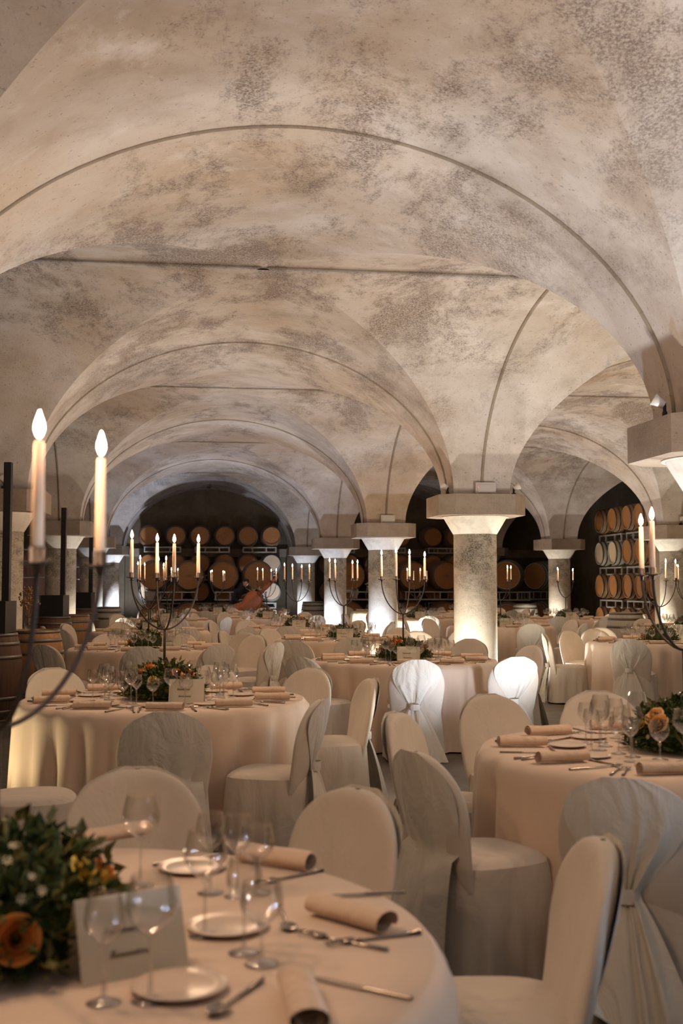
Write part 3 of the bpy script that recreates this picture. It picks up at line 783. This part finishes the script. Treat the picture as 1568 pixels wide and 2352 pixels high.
for k, (p, q, lab) in enumerate([((262, 1935), (360, 1918), 'rolled peach napkin behind the flowers'), ((632, 1990), (700, 2000), 'rolled peach napkin at the far rim'),
                                 ((800, 2122), (880, 2145), 'rolled peach napkin with dark open end near the rim'), ((690, 2325), (712, 2395), 'rolled peach napkin lying end-on towards the camera')]):
    lay(NA[k % 3], 'napkin', lab, 'napkin', p, q, 'rolled napkins')
lay(PL, 'bread_plate', 'ivory bread plate among the glasses', 'plate', (522, 2135), None, 'bread plates'); lay(PL, 'bread_plate', 'ivory bread plate before the folded card', 'plate', (412, 2275), None, 'bread plates')
lay(PL, 'bread_plate', 'ivory bread plate behind the glasses', 'plate', (440, 1998), None, 'bread plates')
lay(FO, 'fork', 'steel fork crossing another beside the open-ended napkin,', 'fork', (790, 2168), (700, 2150), 'dinner forks'); lay(FO, 'fork', 'outer steel fork beside the open-ended napkin,', 'fork', (865, 2160), (780, 2172), 'starter forks')
lay(FO, 'fork', 'steel fork before the far rim napkin,', 'fork', (668, 2018), (610, 2030), 'dinner forks'); lay(KN_, 'knife', 'steel knife behind the open-ended napkin', 'knife', (822, 2058), (770, 2060), 'table knives')
lay(KN_, 'knife', 'steel knife before the open-ended napkin', 'knife', (820, 2272), (730, 2252), 'table knives'); lay(KN_, 'knife', 'steel knife between flowers and far rim', 'knife', (440, 1977), (495, 1968), 'table knives')
lay(SP, 'spoon', 'steel spoon beside the plate among glasses', 'spoon', (652, 2112), (664, 2142), 'dessert spoons'); lay(SP, 'spoon', 'steel spoon beside the plate before the card', 'spoon', (550, 2292), (508, 2322), 'dessert spoons')
for k, (g, p, lab) in enumerate([('red', (322, 2036), 'large wine glass standing alone behind the card'), ('white', (483, 2052), 'first slim wine glass of the far glass group'), ('white', (545, 2060), 'middle slim wine glass of the far glass group'), ('water', (588, 2052), 'water goblet of the far glass group'),
                                 ('red', (470, 2150), 'large wine glass on the flower side of the plate'), ('white', (560, 2190), 'slim wine glass before the plate'), ('water', (600, 2215), 'water goblet before the plate'), ('red', (345, 2300), 'large wine glass before the card'), ('white', (238, 2305), 'slim wine glass before the card corner'), ('water', (30, 1990), 'water goblet behind the flowers')]):
    lay(GL[g], 'wine_glass' if g != 'water' else 'water_goblet', lab, 'glass', p, None, {'red': 'large wine glasses', 'white': 'small wine glasses', 'water': 'water goblets'}[g])
tabl(N2, T2, ring(D(20)), 2, 1, crot=D(23) - YAW, fl=FL2, cardpos=(.14, -.30, -YAW + .05), chairs=False)
tabl(N4, T4, ring(D(24)), 2, 2, crot=D(129) - YAW, fl=FL4, cardpos=(.33, -.2, .8), chairs=False)
tabl(N3, T3, ring(D(12)), 2, 0, crot=D(62), chairs=False, fl=FL3, cardpos=(-.02, -.36, -YAW), hr=(2, 1, 2, 3))
tabl(N5, T5, ring(D(5)), 1, 1, crot=D(30), fl=FLF, cardpos=(.26, -.24, -.1), lights=2, power=1.6)
tabl('the second column table', T6, ring(D(14)), 1, 2, crot=D(24), fl=FLF2, cardpos=(-.03, -.33, -YAW), lights=2, power=1.6)
tabl('the cream corner table', T10, ring(D(30)), 1, 0, crot=D(44), fl=FLF, cardpos=(.33, -.22, -.1), lights=2, power=1.6)
farT = [('the fourth column table', T7, 8, D(15)), ('the table past the stained column', T8, 20, D(40)), ('the slim side column table', T9, 31, D(25)),
        ('the table between the columns', T11, 12, D(60)), ('the third post row table', T14, 3, D(28)), ('the fourth post row table', T13, 25, D(70)),
        ('the pale barrel table', T12, 17, D(20)), ('the double bass table', T15, 5, D(50)), ('the yellow column table', T16, 22, D(15)),
        ('the last side table', T17, 9, D(33)), ('the last middle table', T18, 13, D(10))]
for i, (nm, t, ph, cr) in enumerate(farT):
    tabl(nm, t, ring(D(ph)), 0, i, crot=cr, fl=FLF if i % 2 else FLF2, cardpos=(.0, -.33, -YAW), lights=1, power=2.2, candel=nm != 'the last middle table' or i == 9, lit=4 if i != 3 else 2)

# ================================================================== BARRELS AND RACKS
def rack(x0, x1, y, zt, hgt=.2, dep=.8, axis='X', label='', n=3):
    q = G(); b = .035; Ln = x1 - x0
    for yy in (0, dep):
        for zz in (0, -hgt): q.box((Ln / 2, yy, zz), (Ln, b, b))
        for f in (0.02, .30, .70, .98): q.box((Ln * f, yy, -hgt / 2), (b, b * .9, hgt))
    for f in (.02, .98):
        for zz in (0, -hgt): q.box((Ln * f, dep / 2, zz), (b, dep, b))
    me = q.mk('barrel_rack', M['rack'], False)
    o = ob('barrel_rack', me, None, (x0, y, zt) if axis == 'X' else (y, x1, zt), 0 if axis == 'X' else -pi / 2)
    tag(o, label, 'rack', 'steel barrel racks')
def Xp(px, d): return far(px, d)[0]
ORD = ['first', 'second', 'third', 'fourth', 'fifth', 'sixth', 'seventh', 'eighth', 'ninth', 'tenth', 'eleventh', 'twelfth', 'thirteenth', 'fourteenth']
ROW = ['lowest', 'second', 'third', 'topmost']
SM = [343, 404, 459, 516, 569, 624]; SM2 = [766, 808, 872, 930, 1007, 1062]
for pi_, (lst, part) in enumerate(((SM, 'before the lunette'), (SM2, 'beyond the middle columns'))):
    for i, px in enumerate(lst):
        for r in range(4):
            if px == 766 and r == 3: continue
            x = Xp(px, 36.1); pale = (pi_ == 0 and i == 5 and r in (1, 2)) or (pi_ == 0 and i == 0 and r == 1)
            inst(BAR_P if pale else BAR_S, 'wine_barrel', '%s wine barrel, %s row, %s stack %s on the far wall' % ('pale headed' if pale else 'brown', ROW[r], ORD[i], part), 'barrel',
                 (x, 36.15, .352 + .872 * r), 0, 'small wine barrels on the far wall')
    for i in range(0, 6, 2):
        for r in range(1, 4):
            rack(Xp(lst[i], 36.1) - .16, Xp(lst[i + 1], 36.1) + .16, 36.22, .352 + .872 * r - .36, .145, .55, label='steel rack under the %s row, %s pair of stacks %s' % (ROW[r], ORD[i // 2], part))
BG = [353, 435, 514, 594]; BG2 = [812, 885, 961, 1042]
for pi_, (lst, part) in enumerate(((BG, 'before the lunette'), (BG2, 'beyond the middle columns'))):
    for i, px in enumerate(lst):
        for r in range(2):
            x = Xp(px, 34.3); last = px == 1183
            inst(BAR_B2 if last else BAR_B, 'large_wine_barrel', '%s large barrel of the %s row, %s along, %s' % ('half lit' if last else 'marked brown', 'floor' if r == 0 else 'upper', ORD[i], part), 'barrel',
                 (x, 34.45, .478 + 1.235 * r), -.42 if last else 0, 'large barrels in front')
    for i in range(0, len(lst), 2):
        x0, x1 = Xp(lst[i], 34.3) - .26, Xp(lst[i + 1], 34.3) + .26
        rack(x0, x1, 34.52, 1.225, .23, .8, label='steel rack carrying the %s pair of large barrels %s' % (ORD[i // 2], part))
for r in range(2): inst(BAR_B2, 'large_wine_barrel', '%s large barrel with lit flank, just past the stained column' % ('floor row' if r == 0 else 'upper'), 'barrel', (Xp(1186, 32.6), 32.7, .478 + 1.235 * r), -.36, 'large barrels in front')
rack(Xp(1140, 32.6), Xp(1250, 32.6), 32.9, 1.225, .23, .8, label='steel rack under the large barrel with lit flank past the stained column')
for r in range(2): inst(BAR_B2, 'large_wine_barrel', '%s large barrel turned sideways, cut by the slim side column' % ('floor row' if r == 0 else 'upper'), 'barrel', (Xp(1262, 34.2), 34.6, .478 + 1.235 * r), -.9, 'large barrels in front')
rack(Xp(1262, 34.2) - .3, Xp(1262, 34.2) + .75, 34.75, 1.225, .23, .6, label='steel rack under the sideways large barrel by the slim side column')
# side racks: the heads look into the hall
HX = 10.45
for i, px in enumerate([1371, 1401, 1434, 1462, 1493]):
    ang = math.atan((px - 784) / FPX) + YAW; y = HX / math.tan(ang)
    for r in range(4):
        inst(BAR_P if (r in (2,) and i < 2) else BAR_S, 'wine_barrel', '%s wine barrel head-on in the side rack, %s row, %s from the slim column' % ('pale' if r == 2 and i < 2 else 'brown', ROW[r], ORD[i]), 'barrel',
             (HX, y - .1, .60 + .82 * r), -pi / 2, 'side rack barrels')
    if i in (0, 2):
        ang2 = math.atan(([1401, 0, 1462][i] - 784) / FPX) + YAW; y2 = HX / math.tan(ang2)
        for r in range(4):
            rack(y2 - .40, y + .24, HX + .15, .60 + .82 * r - .365, .17, .6, axis='Y', label='steel rack in the side aisle under the %s row, %s pair' % (ROW[r], 'inner' if i == 0 else 'outer'))
# upright barrels with the black posts
def upright(parts, x, y, lab): inst(parts, 'upright_barrel', lab, 'barrel', (x, y, 0), random.uniform(0, 6), 'upright barrels by the post row')
def postbox(x, y, lab, top):
    z0 = .951; bx = G().box((0, 0, .17), (.46, .42, .34)).mk('box', M['black'], False)
    po = G().box((0, 0, (top - z0 - .34) / 2), (.078, .078, top - z0 - .34)).mk('post', M['black'], False)
    r = ob('post_stand', None, None, (x, y, z0), -YAW); ob('box', bx, r); ob('post', po, r, (.18, -.02, .34)); tag(r, lab, 'stand', 'black post stands')
upright(BAR_U, -2.09, 12.95, 'old dark barrel under the tallest black post'); upright(BAR_UL, -1.72, 13.70, 'oak barrel with grey lit top beside the old dark barrel')
upright(BAR_U, -2.14, 19.35, 'old dark barrel under the middle black post'); upright(BAR_UL, -1.92, 20.35, 'amber lit barrel behind the middle post barrel')
upright(BAR_U, -2.19, 25.60, 'old dark barrel under the smallest black post'); upright(BAR_UG, -1.75, 26.90, 'pale lit barrel by the smallest black post')
upright(BAR_UG, Xp(1226, 29.5), 29.4, 'pale grey barrel before the slim side column'); upright(BAR_UG, Xp(1500, 19.9), 20.3, 'pale barrel beside the yellow lit column')
upright(BAR_UG, Xp(715, 34.0) + .05, 33.9, 'pale barrel between the two slim far columns')
postbox(-2.09, 12.95, 'tallest black square post on a black box atop the old barrel', 2.80)
postbox(-2.14, 19.35, 'middle one of the black square posts, on its black box', 2.72)
postbox(-2.19, 25.60, 'smallest looking black square post, farthest down the row', 2.72)
def cask(p, x, y, lab): inst(p, 'tall_cask', lab, 'cask', (x, y, 0), 0, 'tall casks in the dark aisle')
cask(CASK_A, -3.72, 27.3, 'amber lit tall cask behind the first post-row column'); cask(CASK, -3.35, 24.3, 'tall dark cask with purplish sheen in the aisle'); cask(CASK, -3.5, 31.6, 'tall dark cask between the farther post-row columns')
cask(CASK, -4.4, 33.6, 'tall dark cask in the deepest corner of the aisle')
# vase of dried flowers on the grey lit barrel
vz = [('glass_vase', G().lathe([(.0001, .003), (.03, .0), (.045, .02), (.05, .06), (.03, .12), (.022, .15), (.034, .18)], 20, cap=False).mk('glass_vase', M['glass']))]
q = G(); rnd = random.Random(3)
for _ in range(26):
    a = rnd.uniform(0, 6.28); r = rnd.uniform(.02, .13); h = rnd.uniform(.28, .46)
    q.tube([(0, 0, .02), (.25 * r * cos(a), .25 * r * sin(a), .16), (r * cos(a), r * sin(a), h)], .0018, 4)
    for k in range(5): q.lathe([(.0001, -.018), (.012, 0), (.0001, .016)], 5, T(r * cos(a) + rnd.gauss(0, .014), r * sin(a) + rnd.gauss(0, .014), h + rnd.gauss(0, .02)))
vz.append(('dried_stems', q.mk('dried_stems', M['dry'])))
inst(vz, 'vase', 'glass vase of dried brown flowers on the grey lit barrel', 'vase', (-1.78, 13.72, .952))

# ================================================================== FITTINGS ON THE ABACI
def emer(x, y, k, lab):
    q = G().box((0, 0, .075), (.26, .05, .15)).mk('case', M['abacus' if k == 2 else 'plastic'], False)
    r = ob('emergency_light', None, None, (x, y, ZS + .001), 0); ob('case', q, r)
    ob('diffuser', G().box((.008, -.028, .07), (.225, .012, .105)).mk('diffuser', M['plastic'], False), r)
    if k == 1:
        ob('tube', G().box((.0, -.038, .034), (.19, .008, .012)).mk('tube', M['chrome'], False), r)
        ob('indicator', G().box((-.10, -.036, .09), (.010, .006, .010)).mk('indicator', M['red_led'], False), r)
    tag(r, lab, 'light', 'emergency lights on the abaci')
emer(MX + .07, YR[2] - .42, 2, 'emergency light box on top of the tall stained column'); emer(MX + .03, YR[3] - .42, 1, 'emergency light box with red indicator on the second column')
emer(MX + .02, YR[4] - .42, 3, 'pale emergency light box on the third column')
def spot(x, y, rz, lab):
    body = G().lathe([(.0001, 0), (.028, .002), (.034, .05), (.045, .085), (.040, .086), (.0001, .07)], 18).mk('lamp_head', M['chrome'])
    brk = G().box((0, 0, .02), (.03, .06, .04)).tube([(0, 0, .02), (0, 0, .10)], .012, 8).mk('bracket', M['black'], False)
    r = ob('spotlight', None, None, (x, y, ZS + .001), rz); ob('bracket', brk, r); h = ob('lamp_head', body, r, (0, 0, .085)); h.rotation_euler = (0, radians(58), 0)
    tag(r, lab, 'light', 'small spotlights on the abaci')
spot(MX - .50, YR[2] - .15, pi - .3, 'small spotlight on the post-ward end of the stained column abacus'); spot(MX + .34, YR[2] - .42, -.5, 'small white spotlight beside the emergency box of the stained column')
spot(MX - .42, YR[3] - .28, pi - .4, 'small spotlight on the post-ward end of the second column abacus'); spot(MX + .46, YR[3] - .20, .2, 'small spotlight on the barrel-ward end of the second column abacus')
spot(RX - .05, YR[4] - .45, -1.6, 'tiny spotlight on top of the slim side column'); spot(LX + .1, YR[3] - .45, -1.5, 'tiny spotlight on top of the post-row column beside middle post')

# ================================================================== MUSICIAN AND DOUBLE BASS
bx, by = far(552, 31.6)
def bass():
    # body outline in local x (width) along z (length), 1.1 m body
    def wd(t): return .30 * (1 - (2 * t - 1) ** 8) ** .5 * (1 - .34 * math.exp(-((t - .55) / .13) ** 2)) * (1.10 - .32 * t)
    def f(u, v):
        a = 2 * pi * u; t = .001 + .998 * v; w_ = wd(t)
        return (w_ * cos(a), .10 * math.copysign(abs(sin(a)) ** .35, sin(a)) * min(1, w_ / .1), 1.10 * t)
    p = [('body', G().grid(f, 32, 30, cu=True).mk('body', M['varnish']))]
    p.append(('neck', G().tube([(0, -.08, 1.05), (0, -.10, 1.35), (0, -.09, 1.62), (0, -.05, 1.72), (0, .0, 1.78), (0, .03, 1.73)], [.075, .055, .042, .036, .05, .035], 10).mk('neck', M['varnish'])))
    p.append(('bridge', G().box((0, -.14, .5), (.12, .02, .09)).mk('bridge', M['head'], False)))
    p.append(('endpin', G().tube([(0, 0, .02), (0, 0, -.60)], .012, 8).mk('endpin', M['steel'])))
    q = G()
    for k in range(4): q.tube([(-.03 + .02 * k, -.13, .22), (-.03 + .02 * k, -.19, .5), (-.012 + .008 * k, -.14, 1.6)], .002, 4)
    p.append(('strings', q.mk('strings', M['steel'])))
    return p
r = inst(bass(), 'double_bass', 'reddish wooden double bass tilted over before the big barrels', 'instrument', (far(530, 31.6)[0], by, .44), 0)
r.rotation_euler = (0, radians(46), 0)
r.location.z = .44
def skin_mesh(name, verts, edges, rad, m, parent, sub=2):
    me = bpy.data.meshes.new(name); me.from_pydata(verts, edges, []); me.materials.append(m)
    o = ob(name, me, parent); md = o.modifiers.new('skin', 'SKIN'); md.use_smooth_shade = True
    for i, v in enumerate(me.skin_vertices[0].data if me.skin_vertices else []): v.radius = rad[i] if hasattr(rad[i], '__len__') else (rad[i], rad[i])
    if me.skin_vertices: me.skin_vertices[0].data[0].use_root = True
    s = o.modifiers.new('sub', 'SUBSURF'); s.levels = sub; s.render_levels = sub
    dg = bpy.context.evaluated_depsgraph_get(); ev = bpy.data.meshes.new_from_object(o.evaluated_get(dg))
    o.modifiers.clear(); o.data = ev; ev.materials.clear(); ev.materials.append(m)
    ev.polygons.foreach_set('use_smooth', [True] * len(ev.polygons)); return o
px_, py_ = far(545, 31.6)[0], by + .50
pr = ob('person', None, None, (px_, py_, 0)); tag(pr, 'dark haired person in black bending over the double bass', 'person')
V = [(-.12, .0, .86), (-.03, -.02, 1.02), (.07, -.05, 1.18), (.13, -.08, 1.29), (.18, -.12, 1.37), (.22, -.16, 1.47),
     (-.22, .0, .82), (-.20, -.02, .45), (-.20, 0, .07), (-.18, -.14, .04),
     (-.03, .0, .82), (.0, -.02, .45), (.0, 0, .07), (.02, -.14, .04),
     (.28, -.06, 1.26), (.44, -.20, 1.20), (.52, -.36, 1.28), (.55, -.42, 1.32),
     (-.02, -.10, 1.28), (-.08, -.24, 1.08), (.04, -.38, .98), (.08, -.42, .96)]
Ed = [(0, 1), (1, 2), (2, 3), (3, 4), (4, 5), (0, 6), (6, 7), (7, 8), (8, 9), (0, 10), (10, 11), (11, 12), (12, 13), (3, 14), (14, 15), (15, 16), (16, 17), (3, 18), (18, 19), (19, 20), (20, 21)]
Rd = [(.15, .11), (.14, .10), (.16, .10), (.13, .09), .05, .055, .09, .06, .045, .04, .09, .06, .045, .04, .06, .045, .03, .03, .06, .045, .03, .03]
skin_mesh('body', V, Ed, Rd, M['dark_cloth'], pr)
def fing(base, dirs, nm):
    Vh = [base]; Eh = []; R_ = [.036]
    bx_, by_, bz_ = base
    palm = (bx_ + dirs[0] * .05, by_ + dirs[1] * .05, bz_ + dirs[2] * .05); Vh.append(palm); Eh.append((0, 1)); R_.append(.034)
    for k in range(4):
        o_ = (k - 1.5) * .019; L = (.062, .074, .068, .052)[k]
        a = len(Vh); Vh.append((palm[0] + dirs[0] * L * .5, palm[1] + o_ + dirs[1] * L * .5, palm[2] + dirs[2] * L * .5 + .01)); Vh.append((palm[0] + dirs[0] * L, palm[1] + o_ + dirs[1] * L - .012, palm[2] + dirs[2] * L - .012))
        Eh += [(1, a), (a, a + 1)]; R_ += [.010, .008]
    a = len(Vh); Vh += [(bx_ + dirs[0] * .03, by_ - .045, bz_ - .01), (bx_ + dirs[0] * .06, by_ - .06, bz_ + .005)]; Eh += [(0, a), (a, a + 1)]; R_ += [.012, .009]
    return skin_mesh(nm, Vh, Eh, R_, M['skin'], pr, 1)
fing((.56, -.44, 1.33), (.7, -.3, .6), 'hand'); fing((.09, -.44, .95), (.6, -.5, -.5), 'hand')
hd = G()
hc = Vector((.25, -.21, 1.50))
def hf(u, v):
    a = 2 * pi * u; e = pi * v - pi / 2; k = 1.0
    x = .073 * cos(e) * cos(a); y = .092 * cos(e) * sin(a); z = .115 * sin(e)
    if y < 0:
        y *= 1.0
        y -= .022 * math.exp(-((x / .014) ** 2) - ((z + .012) / .024) ** 2)      # nose
        y += .010 * (math.exp(-(((abs(x) - .028) / .014) ** 2) - ((z - .016) / .012) ** 2))   # eye sockets
        y -= .006 * math.exp(-((x / .026) ** 2) - ((z + .050) / .008) ** 2)      # lips
    if z < -.05: x *= .88
    return (x, y, z)
Mh = T(*hc) @ RY_(.35) @ RX_(.5)
ob('head', G().grid(hf, 28, 20, cu=True, M4=Mh).tube([(.07, .0, .0), (.082, .012, .012), (.078, .01, -.02)], .010, 6, Mh).tube([(-.07, .0, .0), (-.082, .012, .012), (-.078, .01, -.02)], .010, 6, Mh).mk('head', M['skin']), pr)
ob('hair', G().grid(lambda u, v: ((.083 * cos(pi * v / 2 - .0) * cos(2 * pi * u)), .012 + .100 * cos(pi * v / 2) * sin(2 * pi * u) * (1 if sin(2 * pi * u) > 0 else .86), -.012 + .138 * sin(pi * v / 2) + (.045 if sin(2 * pi * u) < 0 else -.05) * (1 - v)), 28, 10, cu=True, M4=Mh).mk('hair', M['hair']), pr)
